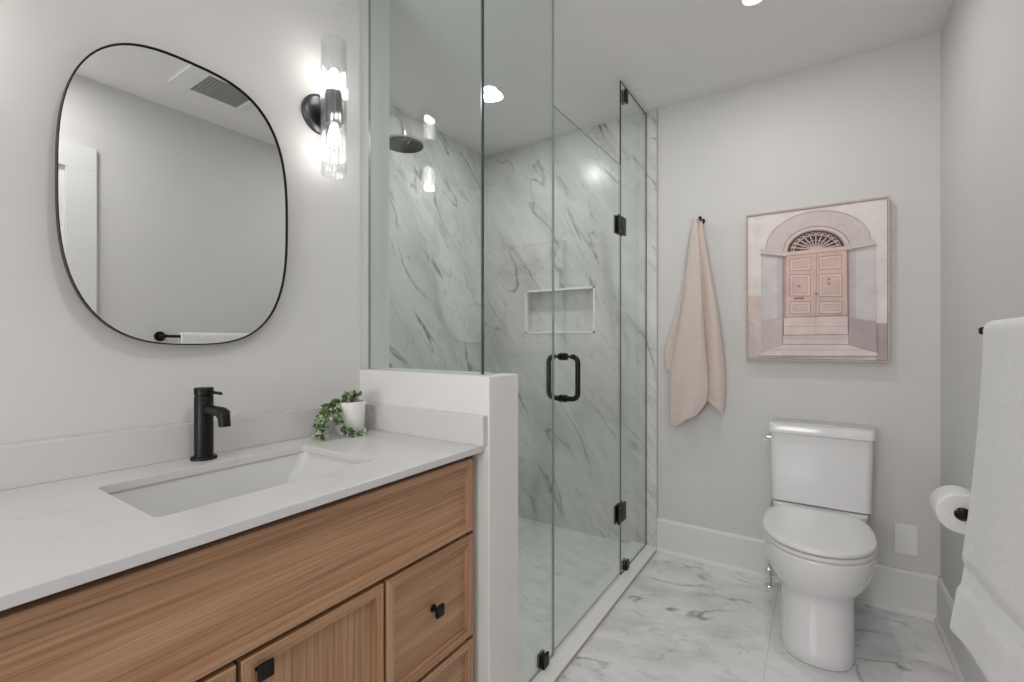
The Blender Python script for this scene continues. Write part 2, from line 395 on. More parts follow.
# countertop with a cut-out, backsplashes
top = thing('countertop', (-1.05, .39, .872), 'white quartz countertop with low backsplash on the oak vanity', 'countertop')
CX, CY0, CZ0, CZ1 = -.775, -.26, .882, .900
sx0, sx1, sy0, sy1 = -1.195, -.903, .310, .756
bm = bmesh.new()
outer = [(-1.279, CY0)] + [(CX, CY0), (CX, YH-.0005)] + [(P(0, .001, 0).x+.004, YH-.0005)] 
outer = [(P(-(YH-CY0)*n_, .001, 0).x, CY0), (CX, CY0), (CX, YH-.0005), (W0.x+.001, YH-.0005)]
hole = rrect(sx0, sy0, sx1, sy1, .013, 6)
def plate(bm, outer, hole, z):
    vo = [bm.verts.new((*p, z)) for p in outer]; vh = [bm.verts.new((*p, z)) for p in hole]
    es = [bm.edges.new((v[i], v[(i+1) % len(v)])) for v in (vo, vh) for i in range(len(v))]
    bmesh.ops.triangle_fill(bm, edges=es, use_beauty=True); return vo, vh
a0, h0 = plate(bm, outer, hole, CZ0); a1, h1 = plate(bm, outer, hole, CZ1)
for A_, B_ in ((a0, a1), (h0, h1)):
    for i in range(len(A_)): bm.faces.new((A_[i], A_[(i+1) % len(A_)], B_[(i+1) % len(A_)], B_[i]))
bmesh.ops.recalc_face_normals(bm, faces=bm.faces)
o = link('slab', bm, 'quartz', top); bevel_mod(o, .0018, 2)
s_end = -(YH-CY0)*n_
bm = bmesh.new(); pr = [P(s_end, .001, 0), P(s_end, .035, 0), P(-.002, .035, 0), P(-.002, .001, 0)]
prism(bm, [(p.x, p.y) for p in pr], CZ1, .985, 2); bevel_mod(link('backsplash', bm, 'quartz', top), .0015)
bevel_mod(link('side_splash', B(((P(0, .036, 0).x, YH-.021, CZ1), (CX+.010, YH-.0005, .983))), 'quartz', top), .0015)

# undermount basin
snk = thing('sink_basin', (-1.05, .53, .74), 'white rectangular undermount sink basin set in the quartz countertop', 'sink')
bm = bmesh.new(); e = .006
R_ = [rrect(sx0-e, sy0-e, sx1+e, sy1+e, .026, 6), rrect(sx0-e+.002, sy0-e+.002, sx1+e-.002, sy1+e-.002, .026, 6), rrect(sx0+.004, sy0+.016, sx1-.004, sy1-.030, .045, 6),
      rrect(sx0+.012, sy0+.035, sx1-.012, sy1-.07, .05, 6), rrect(sx0+.035, sy0+.06, sx1-.035, sy1-.10, .05, 6), rrect(-1.07, .51, -1.03, .55, .015, 6)]
Z_ = [CZ0-.0005, CZ0-.012, .80, .775, .762, .757]
OUT = [rrect(sx0-e-.012, sy0-e-.012, sx1+e+.012, sy1+e+.012, .036, 6), rrect(sx0-e-.012, sy0-e-.012, sx1+e+.012, sy1+e+.012, .036, 6), rrect(sx0+.02, sy0+.04, sx1-.02, sy1-.07, .05, 6)]
ZO = [.745, CZ0-.06, CZ0-.0005]
rings = [[(*p, .745) for p in OUT[2]], [(*p, CZ0-.05) for p in OUT[1]], [(*p, CZ0-.0005) for p in OUT[0]]] + [[(*p, z) for p in r] for r, z in zip(R_, Z_)]
loft(bm, rings); bmesh.ops.recalc_face_normals(bm, faces=bm.faces)
link('basin', bm, 'sink', snk, True, 35)
bm = bmesh.new(); lathe(bm, (-1.05, .53, .7565), (0, 0, 1), [(0, .021), (.003, .021), (.003, .016), (.0015, .014)], 24)
link('drain', bm, 'chrome', snk, True)

# faucet
fx, fy = -1.262, .531
fa = thing('faucet', (fx, fy, CZ1), 'matte black single-lever faucet on the countertop behind the sink', 'faucet')
bm = bmesh.new(); lathe(bm, (fx, fy, CZ1), (0, 0, 1), [(0, .0285), (.005, .0285), (.007, .027)], 36); link('base', bm, 'black', fa, True)
bm = bmesh.new(); lathe(bm, (fx, fy, CZ1+.006), (0, 0, 1), [(0, .0205), (.146, .0205), (.148, .0195), (.150, .0195)], 36); link('body', bm, 'black', fa, True)
bm = bmesh.new(); lathe(bm, (fx, fy, CZ1+.1565), (0, 0, 1), [(0, .0195), (.001, .0210), (.017, .0210), (.019, .0195)], 36)
hc = link('handle_cap', bm, 'black', fa, True)
bm = bmesh.new(); cyl(bm, (fx+.015, fy+.004, CZ1+.166), (fx+.062, fy+.012, CZ1+.163), .0038, .0034, 14); link('lever', bm, 'black', hc, True)
# spout: rectangular-round bar bending down at the mouth
bm = bmesh.new()
path = [((.010, .124), (0, 1), .0115), ((.088, .122), (0, 1), .0115), ((.0915, .1215), (.12, .99), .0118), ((.096, .117), (.72, .70), .0145), ((.0985, .112), (.98, .2), .0125), ((.102, .090), (1, .0), .0125)]
rings = []
for (dx, dz), (nx, nz), r in path:
    rings.append([(fx+dx+nx*r*math.copysign(abs(math.cos(t))**.7, math.cos(t)), fy+.001+r*.95*math.copysign(abs(math.sin(t))**.7, math.sin(t)), CZ1+dz+nz*r*math.copysign(abs(math.cos(t))**.7, math.cos(t))) for t in [k*math.pi/12 for k in range(24)]])
loft(bm, rings); bmesh.ops.recalc_face_normals(bm, faces=bm.faces); link('spout', bm, 'black', fa, True, 50)

# ------------------------------------------------------------------ mirror and sconces
mx = -1.300; mc = (.523, 1.5325); ma, mb = .2475, .3525
def sell(a, b, n, k=96):
    out = []
    for i in range(k):
        t = 2*math.pi*i/k; c, s = math.cos(t), math.sin(t)
        out.append((mc[0]+a*math.copysign(abs(c)**(2/n), c), mc[1]+b*math.copysign(abs(s)**(2/n), s)))
    return out
mir = thing('wall_mirror', (mx, mc[0], mc[1]), 'large rounded-rectangle mirror in a slim black frame above the sink', 'mirror')
bm = bmesh.new(); N = 2.85
rr = [(-.017, -.002, 0), (-.017, 0, 0), (.0, 0, 0), (.0, -.0014, 0), (-.006, -.0015, 0), (-.006, -.004, 0)]
loft(bm, [[(mx+dx, *p) for p in sell(ma+g, mb+g, N)] for dx, g, _ in rr], True, False); bmesh.ops.recalc_face_normals(bm, faces=bm.faces)
link('mirror_frame', bm, 'black', mir, True, 30)
bm = bmesh.new(); loft(bm, [[(mx-.014, *p) for p in sell(ma-.003, mb-.003, N)], [(mx-.0055, *p) for p in sell(ma-.003, mb-.003, N)]])
bmesh.ops.recalc_face_normals(bm, faces=bm.faces); link('mirror_glass', bm, 'mirror', mir)
for yy in (mc[0]-.12, mc[0]+.12):
    link('wall_bracket', B(((P(-(YH-yy), .0005, 0).x, yy-.03, mc[1]+.20), (mx-.0172, yy+.03, mc[1]+.24))), 'black', mir)

def sconce(s, zc, label):
    c = P(s, 0, zc)
    t = thing('wall_sconce', c, label, 'wall light', 'sconces beside the mirror')
    bm = bmesh.new(); lathe(bm, c+WN*.0005, WN, [(0, .062), (.008, .062), (.012, .059), (.016, .045), (.017, .02)], 40); link('backplate', bm, 'gun', t, True)
    bm = bmesh.new(); cyl(bm, c+WN*.012, c+WN*.065, .011); link('arm', bm, 'gun', t, True)
    ax = c+WN*.078
    bm = bmesh.new(); lathe(bm, ax-Vector((0, 0, .050)), (0, 0, 1), [(0, .012), (.0, .022), (.012, .027), (.088, .027), (.100, .022), (.100, .012)], 32); link('lamp_holder', bm, 'gun', t, True)
    for sg in (1, -1):
        b0 = ax+Vector((0, 0, sg*.050))
        bm = bmesh.new(); lathe(bm, b0, (0, 0, sg), [(0, .008), (.008, .011), (.018, .0145), (.055, .0145), (.066, .010), (.071, .004)], 20)
        bmesh.ops.recalc_face_normals(bm, faces=bm.faces); link('light_bulb', bm, 'bulb', t, True)
        l = bpy.data.lights.new('sconce_lamp', 'POINT'); l.energy = .30; l.shadow_soft_size = .014; l.color = (1, .96, .91)
        lo = bpy.data.objects.new('sconce_lamp', l); C.objects.link(lo); lo.parent = t; lo.location = WN*.078+Vector((0, 0, sg*.13))
    # fluted open glass cylinder
    bm = bmesh.new(); n = 168; rings = []
    def fl(r, z): return [ax+Vector(((r+.0028*abs(math.cos(14*math.pi*k/n)))*math.cos(2*math.pi*k/n), (r+.0028*abs(math.cos(14*math.pi*k/n)))*math.sin(2*math.pi*k/n), z)) for k in range(n)]
    rings = [fl(.0355, -.206), fl(.0355, .206), fl(.0315, .206), fl(.0315, -.206), fl(.0355, -.206)]
    loft(bm, rings, False, False); bmesh.ops.remove_doubles(bm, verts=bm.verts, dist=1e-6); bmesh.ops.recalc_face_normals(bm, faces=bm.faces)
    link('glass_shade', bm, 'shade', t, True, 60)
    return t
sconce(-.147, 1.905, 'wall sconce with fluted glass tube to the right of the mirror')
sconce(-.935, 1.905, 'wall sconce at the left photo edge, beyond the mirror')

# ------------------------------------------------------------------ potted plant
random.seed(7)
px, py = -1.226, .930
pp = thing('potted_plant', (px, py, CZ1), 'small trailing variegated plant in a white pot on the countertop corner', 'plant')
bm = bmesh.new(); lathe(bm, (px, py, CZ1), (0, 0, 1), [(0, .036), (.002, .040), (.008, .0425), (.100, .0475), (.102, .0465), (.102, .044), (.088, .042)], 40, cap=True); link('pot', bm, 'pot', pp, True)
bm = bmesh.new(); lathe(bm, (px, py, CZ1+.080), (0, 0, 1), [(0, .0405), (.008, .0415), (.010, .03)], 24); link('soil', bm, 'soil', pp, True)
vines = []
def bez(p0, p1, p2, p3, n=14):
    return [Vector(p0)*(1-t)**3+3*Vector(p1)*t*(1-t)**2+3*Vector(p2)*t*t*(1-t)+Vector(p3)*t**3 for t in [k/n for k in range(n+1)]]
Z0 = CZ1+.09
def vv(*p): return [Vector((px+a, py+b, CZ1+c)) for a, b, c in p]
specs = []
for k in range(7):   # trailing down on the left (toward -Y / mirror side)
    a = -.028+.007*k; sp = random.uniform(-.012, .012)
    specs.append(vv((a*.4, -.02, .09), (a+.0, -.04, .125), (a+.01, -.100+sp, .085), (a+.02, -.108+sp, .012+.008*random.random())))
for k in range(4):   # sprigs standing above the rim
    a = -.03+.017*k
    specs.append(vv((a*.5, 0, .09), (a*.8, .0, .112), (a, .008, .118), (a*1.1+.004, .012, .114+.016*random.random())))
for k in range(3):   # runner over the counter in front of the pot
    specs.append(vv((0.0, -.03, .09), (.03, -.08, .10), (.045, -.09, .0), (.062-.004*k, .0+.012*k, .008)))
for p in specs: vines.append(bez(*p))
bm = bmesh.new()
for v in vines: tube(bm, v, .0009, 5)
link('stems', bm, 'leaf', pp, True)
bm = bmesh.new()
for v in vines:
    for i in range(2, len(v)):
        for s in (-1, 1):
            d = (v[i]-v[i-1]).normalized(); o_ = Vector((random.uniform(-1, 1), random.uniform(-1, 1), random.uniform(-.3, 1))).normalized()
            sd = d.cross(o_).normalized()*s; ln = random.uniform(.011, .020); wd_ = ln*.36; up = d.cross(sd).normalized()
            dr = (sd+d*.6).normalized(); tt = dr.cross(up).normalized(); mi = random.choice([0, 0, 1, 1, 2, 2])
            b_ = v[i]; pts = [b_, b_+dr*ln*.4+tt*wd_+up*.001, b_+dr*ln, b_+dr*ln*.4-tt*wd_+up*.001, b_+dr*ln*.45-up*.0015]
            for q in pts:
                if q.z < CZ1+.001: q.z = CZ1+.001
            vs = [bm.verts.new(q) for q in pts]
            for f in ((0, 1, 4), (1, 2, 4), (2, 3, 4), (3, 0, 4)):
                try: bm.faces.new([vs[j] for j in f]).material_index = mi
                except ValueError: pass
o = link('leaves', bm, ['leaf', 'leafd', 'leafp'], pp)
sm = o.modifiers.new('thick', 'SOLIDIFY'); sm.thickness = .0006

# ------------------------------------------------------------------ shower glass
XG, GT = -.822, .0095
def pane(name, poly, axis, pos, parent, t=.0095, edge='gedge'):
    bm = bmesh.new(); prism(bm, poly, pos-t/2, pos+t/2, axis, 0, 1)
    if name and parent is gb_holder.get('p'):
        for f in bm.faces:
            if f.material_index == 1 and f.calc_center_median().y > YG+.01: f.material_index = 2
    return link(name, bm, ['glass', edge, 'gedge_light'], parent)
gb_holder = {}
def clip(parent, y, z, h=.045, w=.04, name='clip'):
    bm = B(((XG-GT/2-.010, y-w/2, z-h/2), (XG-GT/2+.0005, y+w/2, z+h/2)), ((XG+GT/2-.0005, y-w/2, z-h/2), (XG+GT/2+.010, y+w/2, z+h/2)))
    bevel_mod(link(name, bm, 'black', parent), .002)
YG = 1.091
ga = thing('shower_glass_panel', ((XJ+XG)/2, YG, 1.0905), 'clear fixed shower glass panel standing on the half wall, facing the vanity', 'glass panel')
pane('glass_pane', [(XJ+.001, 1.0915), (XG-.007, 1.0915), (XG-.007, CEIL-.004), (XJ+.001, CEIL-.004)], 1, YG, ga, .0095, 'gedge_light')
gb = thing('shower_glass_panel', (XG, 1.35, .0225), 'tall fixed shower glass panel between half wall end and the shower door', 'glass panel')
gb_holder['p'] = gb
pane('glass_pane', [(YG-.004, 1.0915), (YJ+.001, 1.0915), (YJ+.001, .024), (1.519, .024), (1.519, CEIL-.004), (YG-.004, CEIL-.004)], 0, XG, gb, .0095)
clip(gb, 1.445, .047)
gc = thing('shower_glass_panel', (XG, 2.43, .0225), 'narrow fixed shower glass panel between shower door and back wall', 'glass panel')
pane('glass_pane', [(2.222, .024), (YT-.002, .024), (YT-.002, 2.490), (2.222, 2.490)], 0, XG, gc, .008)
clip(gc, 2.295, .047); clip(gc, 2.282, 2.435, .065, .035)
gd = thing('shower_door', (XG, 1.87, .03), 'clear glass shower door with black pull handle and hinges', 'door')
pane('glass_pane', [(1.524, .034), (2.216, .034), (2.216, 2.067), (1.524, 2.067)], 0, XG, gd, .0055, 'gedge_light')
def hinge(z):
    h = .088; bm = bmesh.new()
    for s in (-1, 1):
        x0 = XG+s*(GT/2-.0005); x1 = XG+s*(GT/2+.009); x2 = XG+s*(GT/2+.012)
        box(bm, (x0, 2.168, z-h/2), (x1, 2.214, z+h/2)); box(bm, (x0, 2.2165, z-h/2), (x1, 2.270, z+h/2)); box(bm, (x0, 2.205, z-h*.22), (x2, 2.236, z+h*.22))
    cyl(bm, (XG, 2.219, z-h*.3), (XG, 2.219, z+h*.3), .0055)
    bevel_mod(link('hinge', bm, 'black', gd), .0015)
hinge(1.765); hinge(.335)
def pull(s):
    bm = bmesh.new(); y = 1.600; z0, z1 = .968, 1.130; dx = .058; r = .024; x0 = XG+s*(GT/2); x1 = XG+s*(GT/2+dx)
    pts = [(x0, y, z1)]
    for k in range(9):
        t = math.pi/2*k/8; pts.append((x1-s*r+s*r*math.sin(t), y, z1-r+r*math.cos(t)))
    for k in range(9):
        t = math.pi/2*k/8; pts.append((x1-s*r+s*r*math.cos(t), y, z0+r-r*math.sin(t)))
    pts.append((x0, y, z0)); tube(bm, pts, .0100, 16)
    for z in (z0, z1): lathe(bm, (x0, y, z), (s, 0, 0), [(0, .015), (.006, .015), (.006, .0125), (.014, .0125), (.014, .0100)], 20)
    bmesh.ops.recalc_face_normals(bm, faces=bm.faces)
    link('pull_handle', bm, 'black', gd, True, 50)
pull(1); pull(-1)

# shower head on the shower's left wall
hx, hy, hz = -1.715, 1.62, 2.17
sh = thing('rain_shower', (XS, hy, 2.33), 'black round rain shower head on a curved arm from shower wall', 'shower head')
bm = bmesh.new(); lathe(bm, (XS, hy, 2.33), (1, 0, 0), [(0, .03), (.006, .03), (.009, .02)], 28); link('flange', bm, 'chrome', sh, True)
bm = bmesh.new(); tube(bm, bez((XS, hy, 2.33), (XS+.16, hy, 2.36), (hx, hy, 2.36), (hx, hy, hz+.02), 20), .0095, 14); link('arm', bm, 'chrome', sh, True)
bm = bmesh.new(); lathe(bm, (hx, hy, hz-.006), (0, 0, 1), [(0, .096), (0, .100), (.010, .100), (.014, .09), (.018, .02), (.034, .016)], 48); link('head', bm, 'chrome', sh, True)
bm = bmesh.new(); lathe(bm, (hx, hy, hz-.009), (0, 0, 1), [(0, .094), (.003, .095)], 48)
for r_, n2 in ((.03, 8), (.055, 16), (.08, 22)):
    for k in range(n2):
        t = 2*math.pi*k/n2; cyl(bm, (hx+r_*math.cos(t), hy+r_*math.sin(t), hz-.009), (hx+r_*math.cos(t), hy+r_*math.sin(t), hz-.012), .003, .002, 8)
link('spray_face', bm, 'black', sh)

# ------------------------------------------------------------------ hook, pink towel, picture
hk = thing('robe_hook', (-.52, YB, 1.835), 'small black robe hook on the back wall holding the pink towel', 'hook')
bm = bmesh.new(); lathe(bm, (-.519, YB, 1.836), (0, -1, 0), [(0, .014), (.005, .014), (.007, .009)], 24); link('mount', bm, 'black', hk, True)
bm = bmesh.new(); tube(bm, bez((-.519, YB-.004, 1.836), (-.519, YB-.025, 1.830), (-.518, YB-.055, 1.826), (-.5165, YB-.074, 1.838), 12), .0055, 12); lathe(bm, (-.5165, YB-.070, 1.838), (0, -1, 0), [(0, .006), (.003, .009), (.007, .009), (.009, .006)], 16); link('peg', bm, 'black', hk, True)

def cat(p, t):
    n = len(p)-1; i = min(int(t), n-1); f = t-i
    a, b, c, d = p[max(i-1, 0)], p[i], p[i+1], p[min(i+2, n)]
    return tuple(.5*((2*b[k])+(-a[k]+c[k])*f+(2*a[k]-5*b[k]+4*c[k]-d[k])*f*f+(-a[k]+3*b[k]-3*c[k]+d[k])*f**3) for k in range(len(a)))
# columns of the hanging towel: per column a list of (x, depth from wall, z) going down
def colm(x0, d0, pts): return [(x0, d0, 1.842)]+pts
cols_ = [
    colm(-.545, .022, [(-.560, .018, 1.60), (-.590, .014, 1.35), (-.640, .012, 1.13), (-.655, .012, 1.03)]),
    colm(-.556, .030, [(-.592, .022, 1.60), (-.650, .020, 1.35), (-.706, .018, 1.16), (-.709, .018, 1.055)]),
    colm(-.556, .040, [(-.590, .040, 1.60), (-.640, .042, 1.35), (-.692, .036, 1.14), (-.692, .034, 1.03)]),
    colm(-.552, .044, [(-.580, .040, 1.60), (-.610, .036, 1.35), (-.645, .032, 1.10), (-.648, .030, .985)]),
    colm(-.558, .050, [(-.590, .052, 1.60), (-.625, .056, 1.30), (-.672, .056, 1.00), (-.673, .056, .765)]),
    colm(-.552, .062, [(-.578, .072, 1.60), (-.600, .082, 1.30), (-.628, .084, 1.00), (-.640, .082, .728)]),
    colm(-.545, .066, [(-.545, .086, 1.60), (-.550, .100, 1.30), (-.575, .104, 1.00), (-.592, .098, .765)]),
    colm(-.538, .066, [(-.522, .090, 1.60), (-.513, .108, 1.30), (-.520, .108, 1.00), (-.534, .100, .800)]),
    colm(-.536, .060, [(-.516, .078, 1.60), (-.498, .088, 1.30), (-.478, .090, 1.00), (-.485, .084, .870)]),
    colm(-.533, .052, [(-.518, .056, 1.60), (-.502, .060, 1.30), (-.488, .058, 1.00), (-.490, .054, .880)]),
    colm(-.528, .052, [(-.498, .062, 1.60), (-.462, .070, 1.30), (-.432, .074, 1.00), (-.436, .068, .840)]),
    colm(-.520, .050, [(-.482, .054, 1.60), (-.432, .058, 1.30), (-.404, .054, 1.00), (-.412, .048, .812)]),
    colm(-.517, .036, [(-.484, .030, 1.60), (-.438, .026, 1.30), (-.410, .022, 1.00), (-.418, .020, .850)]),
    colm(-.527, .022, [(-.505, .014, 1.60), (-.470, .012, 1.30), (-.450, .010, 1.00), (-.455, .010, .900)]),
]
NR, NC = 60, 90; grid = []
for r in range(NR+1):
    tv = 4*r/NR; row = [cat(c, tv) for c in cols_]
    line = []
    for k in range(NC+1):
        x, d, z = cat(row, (len(cols_)-1)*k/NC)
        wob = .0035*math.sin(k*.33+r*.11)*min(1, r/20)+.002*math.sin(r*.5+k*.13)*max(0, (r-30)/30)
        line.append((x, YB-max(.006, d+wob), z))
    grid.append(line)
bm = bmesh.new(); loft(bm, grid, False, False, closed=False); bmesh.ops.recalc_face_normals(bm, faces=bm.faces)
o = link('hand_towel', bm, 'pink', None, True, False); tag(o, 'pale pink towel hanging from the hook on the back wall', 'towel')
sm = o.modifiers.new('thick', 'SOLIDIFY'); sm.thickness = .004; sm.offset = 0

# picture
AX0, AX1, AZ0, AZ1, AY = -.305, .2646, 1.095, 1.828, YB-.040
pic = thing('framed_picture', ((AX0+AX1)/2, YB, AZ0), 'framed print of a pink arched doorway on wall above the toilet', 'picture')
ft = .008
bm = B(((AX0, AY, AZ0), (AX0+ft, YB-.001, AZ1)), ((AX1-ft, AY, AZ0), (AX1, YB-.001, AZ1)), ((AX0+ft, AY, AZ0), (AX1-ft, YB-.001, AZ0+ft)), ((AX0+ft, AY, AZ1-ft), (AX1-ft, YB-.001, AZ1)))
link('picture_frame', bm, 'frame', pic)
# homography from the print's measured outline to the unit square (the drawing of the print itself)
src = [(31, 101), (557, 30), (557, 640), (34, 636)]
def solve(A, b):
    n = len(b); Mx = [r[:]+[v] for r, v in zip(A, b)]
    for i in range(n):
        p = max(range(i, n), key=lambda q: abs(Mx[q][i])); Mx[i], Mx[p] = Mx[p], Mx[i]
        for j in range(n):
            if j != i:
                f = Mx[j][i]/Mx[i][i]; Mx[j] = [x-f*y for x, y in zip(Mx[j], Mx[i])]
    return [Mx[i][n]/Mx[i][i] for i in range(n)]
A_, b_ = [], []
for (x, y), (u, v) in zip(src, [(0, 1), (1, 1), (1, 0), (0, 0)]):
    A_.append([x, y, 1, 0, 0, 0, -u*x, -u*y]); b_.append(u); A_.append([0, 0, 0, x, y, 1, -v*x, -v*y]); b_.append(v)
hh = solve(A_, b_)
def hm(p):
    x, y = p; w_ = hh[6]*x+hh[7]*y+1; u, v = (hh[0]*x+hh[1]*y+hh[2])/w_, (hh[3]*x+hh[4]*y+hh[5])/w_
    u = min(1, max(0, u)); v = min(1, max(0, v))
    return AX0+ft+.001+u*(AX1-AX0-2*ft-.002), AZ0+ft+.001+v*(AZ1-AZ0-2*ft-.002)
amats = {'stone': (.80, .74, .72), 'warm': (.70, .58, .53), 'arch': (.67, .59, .57), 'arch2': (.70, .62, .60), 'jamb': (.67, .635, .63), 'jambd': (.59, .55, .55),
         'door': (.69, .51, .465), 'doorl': (.74, .57, .525), 'line': (.42, .28, .26), 'soft': (.55, .42, .40), 'dark': (.09, .065, .07), 'pale': (.74, .62, .59), 'plinth': (.60, .52, .51),
         'plinthd': (.50, .42, .42), 'step': (.66, .57, .56), 'ground': (.72, .655, .64)}
keys = list(amats); mats_ = [art(k, amats[k]) for k in keys]
bm = bmesh.new(); box(bm, (AX0+ft+.001, AY+.006, AZ0+ft+.001), (AX1-ft-.001, YB-.004, AZ1-ft-.001), keys.index('stone'))
layer = [0]
def poly(pts, k):
    layer[0] += 1; y = AY+.006-.00006*layer[0]
    vs = [bm.verts.new((q[0], y, q[1])) for q in map(hm, pts)]
    f = bm.faces.new(vs); f.material_index = keys.index(k); f.normal_update()
    if f.normal.y > 0: f.normal_flip()
def sline(p, q, wd_, k):
    d = Vector((q[0]-p[0], q[1]-p[1])).normalized(); nn = Vector((-d.y, d.x))*wd_/2
    poly([(p[0]+nn.x, p[1]+nn.y), (q[0]+nn.x, q[1]+nn.y), (q[0]-nn.x, q[1]-nn.y), (p[0]-nn.x, p[1]-nn.y)], k)
def arcp(cx, cy, rx, ry, sk=0, n=22, a0=180, a1=360):
    return [(cx+rx*math.cos(math.radians(a0+(a1-a0)*i/n)), cy+ry*math.sin(math.radians(a0+(a1-a0)*i/n))+sk*(rx*math.cos(math.radians(a0+(a1-a0)*i/n)))) for i in range(n+1)]
poly([(31, 400), (82, 400), (90, 640), (34, 640)], 'warm'); poly([(28, 500), (62, 500), (62, 640), (28, 640)], 'plinth')
poly([(515, 500), (560, 500), (560, 642), (515, 640)], 'plinthd')
poly(arcp(298, 207, 200, 132, -.08)+[(498, 225), (98, 240)], 'soft')
poly(arcp(298, 210, 197, 130, -.08)+[(495, 230), (100, 240)], 'arch')
poly(arcp(292, 220, 126, 86, -.06)+[(418, 235), (166, 240)], 'line')
poly(arcp(292, 222, 123, 84, -.06)+[(415, 240), (169, 240)], 'arch2')
poly([(85, 240), (165, 244), (165, 585), (92, 612)], 'jamb'); poly([(410, 215), (510, 200), (516, 606), (413, 580)], 'jamb')
poly([(143, 246), (165, 247), (165, 490), (143, 492)], 'jambd'); poly([(413, 222), (440, 218), (440, 486), (413, 486)], 'jambd')
poly([(165, 235), (412, 212), (412, 582), (165, 582)], 'soft')
poly(arcp(290, 226, 110, 78, -.06)+[(400, 228), (180, 240)], 'line')
poly(arcp(289, 228, 106, 75, -.06), 'dark')
for k in range(1, 12):
    t = math.radians(180+15*k); sline((289+14*math.cos(t), 226+9*math.sin(t)), (289+98*math.cos(t), 228+68*math.sin(t)-.06*98*math.cos(t)), 4.2, 'doorl')
for rr_, w2 in ((.52, 2.5), (.80, 3)):
    q = arcp(289, 228, 106*rr_, 75*rr_, -.06, 24)
    for a2, b2 in zip(q, q[1:]): sline(a2, b2, w2, 'soft')
for k in range(12):
    t = math.radians(187.5+15*k); x_, y_ = 289+88*math.cos(t), 228+62*math.sin(t)-.06*88*math.cos(t)
    q = arcp(x_, y_, 7, 6, 0, 8, 0, 360)
    for a2, b2 in zip(q, q[1:]): sline(a2, b2, 2, 'doorl')
poly(arcp(289, 228, 16, 12, 0, 10), 'doorl')
poly([(80, 222), (172, 232), (172, 250), (80, 240)], 'arch2'); sline((80, 241), (172, 251), 2.5, 'soft'); sline((80, 229), (172, 239), 1.5, 'soft')
poly([(405, 206), (512, 184), (512, 204), (405, 226)], 'arch2'); sline((405, 226), (512, 205), 2.5, 'soft'); sline((405, 214), (512, 192), 1.5, 'soft')
poly([(172, 236), (404, 212), (404, 226), (172, 250)], 'doorl'); sline((172, 251), (404, 227), 2.5, 'line')
poly([(178, 252), (404, 228), (408, 470), (178, 480)], 'door'); sline((292, 240), (290, 474), 2.5, 'line'); sline((283, 241), (282, 474), 1.5, 'soft')
for (x0, x1, tl, tr, bl, br) in ((190, 272, 262, 254, 308, 304), (190, 270, 320, 318, 402, 402), (192, 270, 422, 420, 470, 468), (300, 386, 252, 244, 302, 298), (300, 388, 318, 314, 404, 404), (302, 388, 420, 418, 468, 466)):
    poly([(x0, tl), (x1, tr), (x1, br), (x0, bl)], 'line'); e_ = 2.5
    poly([(x0+e_, tl+e_), (x1-e_, tr+e_), (x1-e_, br-e_), (x0+e_, bl-e_)], 'doorl'); e_ = 11
    poly([(x0+e_, tl+e_), (x1-e_, tr+e_), (x1-e_, br-e_), (x0+e_, bl-e_)], 'soft'); e_ = 13.5
    poly([(x0+e_, tl+e_), (x1-e_, tr+e_), (x1-e_, br-e_), (x0+e_, bl-e_)], 'door')
poly([(206, 406), (246, 404), (246, 413), (206, 415)], 'line')
for c_ in ((227, 364), (338, 354), (338, 337), (291, 392)): poly(arcp(c_[0], c_[1], 6, 5, 0, 10, 0, 350), 'line')
poly([(170, 480), (408, 472), (410, 545), (170, 548)], 'pale'); sline((170, 482), (408, 474), 3, 'line'); sline((172, 516), (408, 514), 1.5, 'soft'); sline((290, 478), (290, 545), 1.2, 'soft')
poly([(165, 548), (412, 543), (412, 560), (165, 563)], 'step'); sline((165, 549), (412, 544), 3, 'line'); sline((165, 563), (412, 560), 2, 'soft')
poly([(165, 563), (412, 560), (412, 582), (165, 584)], 'pale'); sline((165, 584), (412, 582), 3, 'line')
poly([(90, 498), (165, 485), (165, 584), (92, 614)], 'plinth'); poly([(413, 486), (512, 494), (517, 608), (413, 582)], 'plinthd'); sline((90, 498), (165, 485), 2, 'soft'); sline((413, 486), (512, 494), 2, 'soft')
poly([(92, 614), (165, 585), (412, 583), (520, 612), (520, 624), (70, 628)], 'ground'); sline((68, 628), (520, 624), 3, 'line'); sline((120, 604), (460, 600), 1.5, 'soft')
sline((165, 250), (166, 584), 2.5, 'line'); sline((412, 228), (413, 582), 2.5, 'line'); sline((85, 242), (90, 612), 1.5, 'soft'); sline((511, 204), (518, 608), 1.5, 'soft')
for yy in (150, 210, 270, 330, 455): sline((31, yy), (80, yy+3), 1, 'warm'); sline((520, yy), (558, yy-6), 1, 'warm')
link('canvas', bm, mats_, pic)

# ------------------------------------------------------------------ toilet
tx = -.004
to = thing('toilet', (tx, 2.35, 0), 'white two-piece elongated toilet with closed lid against back wall', 'toilet')
def tring(x0, x1, y0, y1, z, r=.03): return [(*p, z) for p in rrect(x0, y0, x1, y1, r, 6)]
bm = bmesh.new()
loft(bm, [tring(-.176, .186, 2.468, 2.640, .452, .024), tring(-.181, .191, 2.458, 2.642, .458, .026), tring(-.186, .196, 2.447, 2.643, .768, .026)])
link('tank', bm, 'porc', to, True, 50)
bm = bmesh.new()
loft(bm, [tring(-.188, .198, 2.444, 2.644, .7690, .024), tring(-.194, .204, 2.436, 2.645, .7715, .028), tring(-.194, .204, 2.436, 2.645, .802, .028), tring(-.192, .202, 2.438, 2.644, .807, .027), tring(-.186, .196, 2.444, 2.640, .810, .024)])
link('tank_lid', bm, 'porc', to, True, 35)
def ring(hw, yf, yb, z, ef=2.1, eb=3.2, ym=None): return sring(hw, yf, yb, z, 56, ef, eb, tx, ym)
bm = bmesh.new()
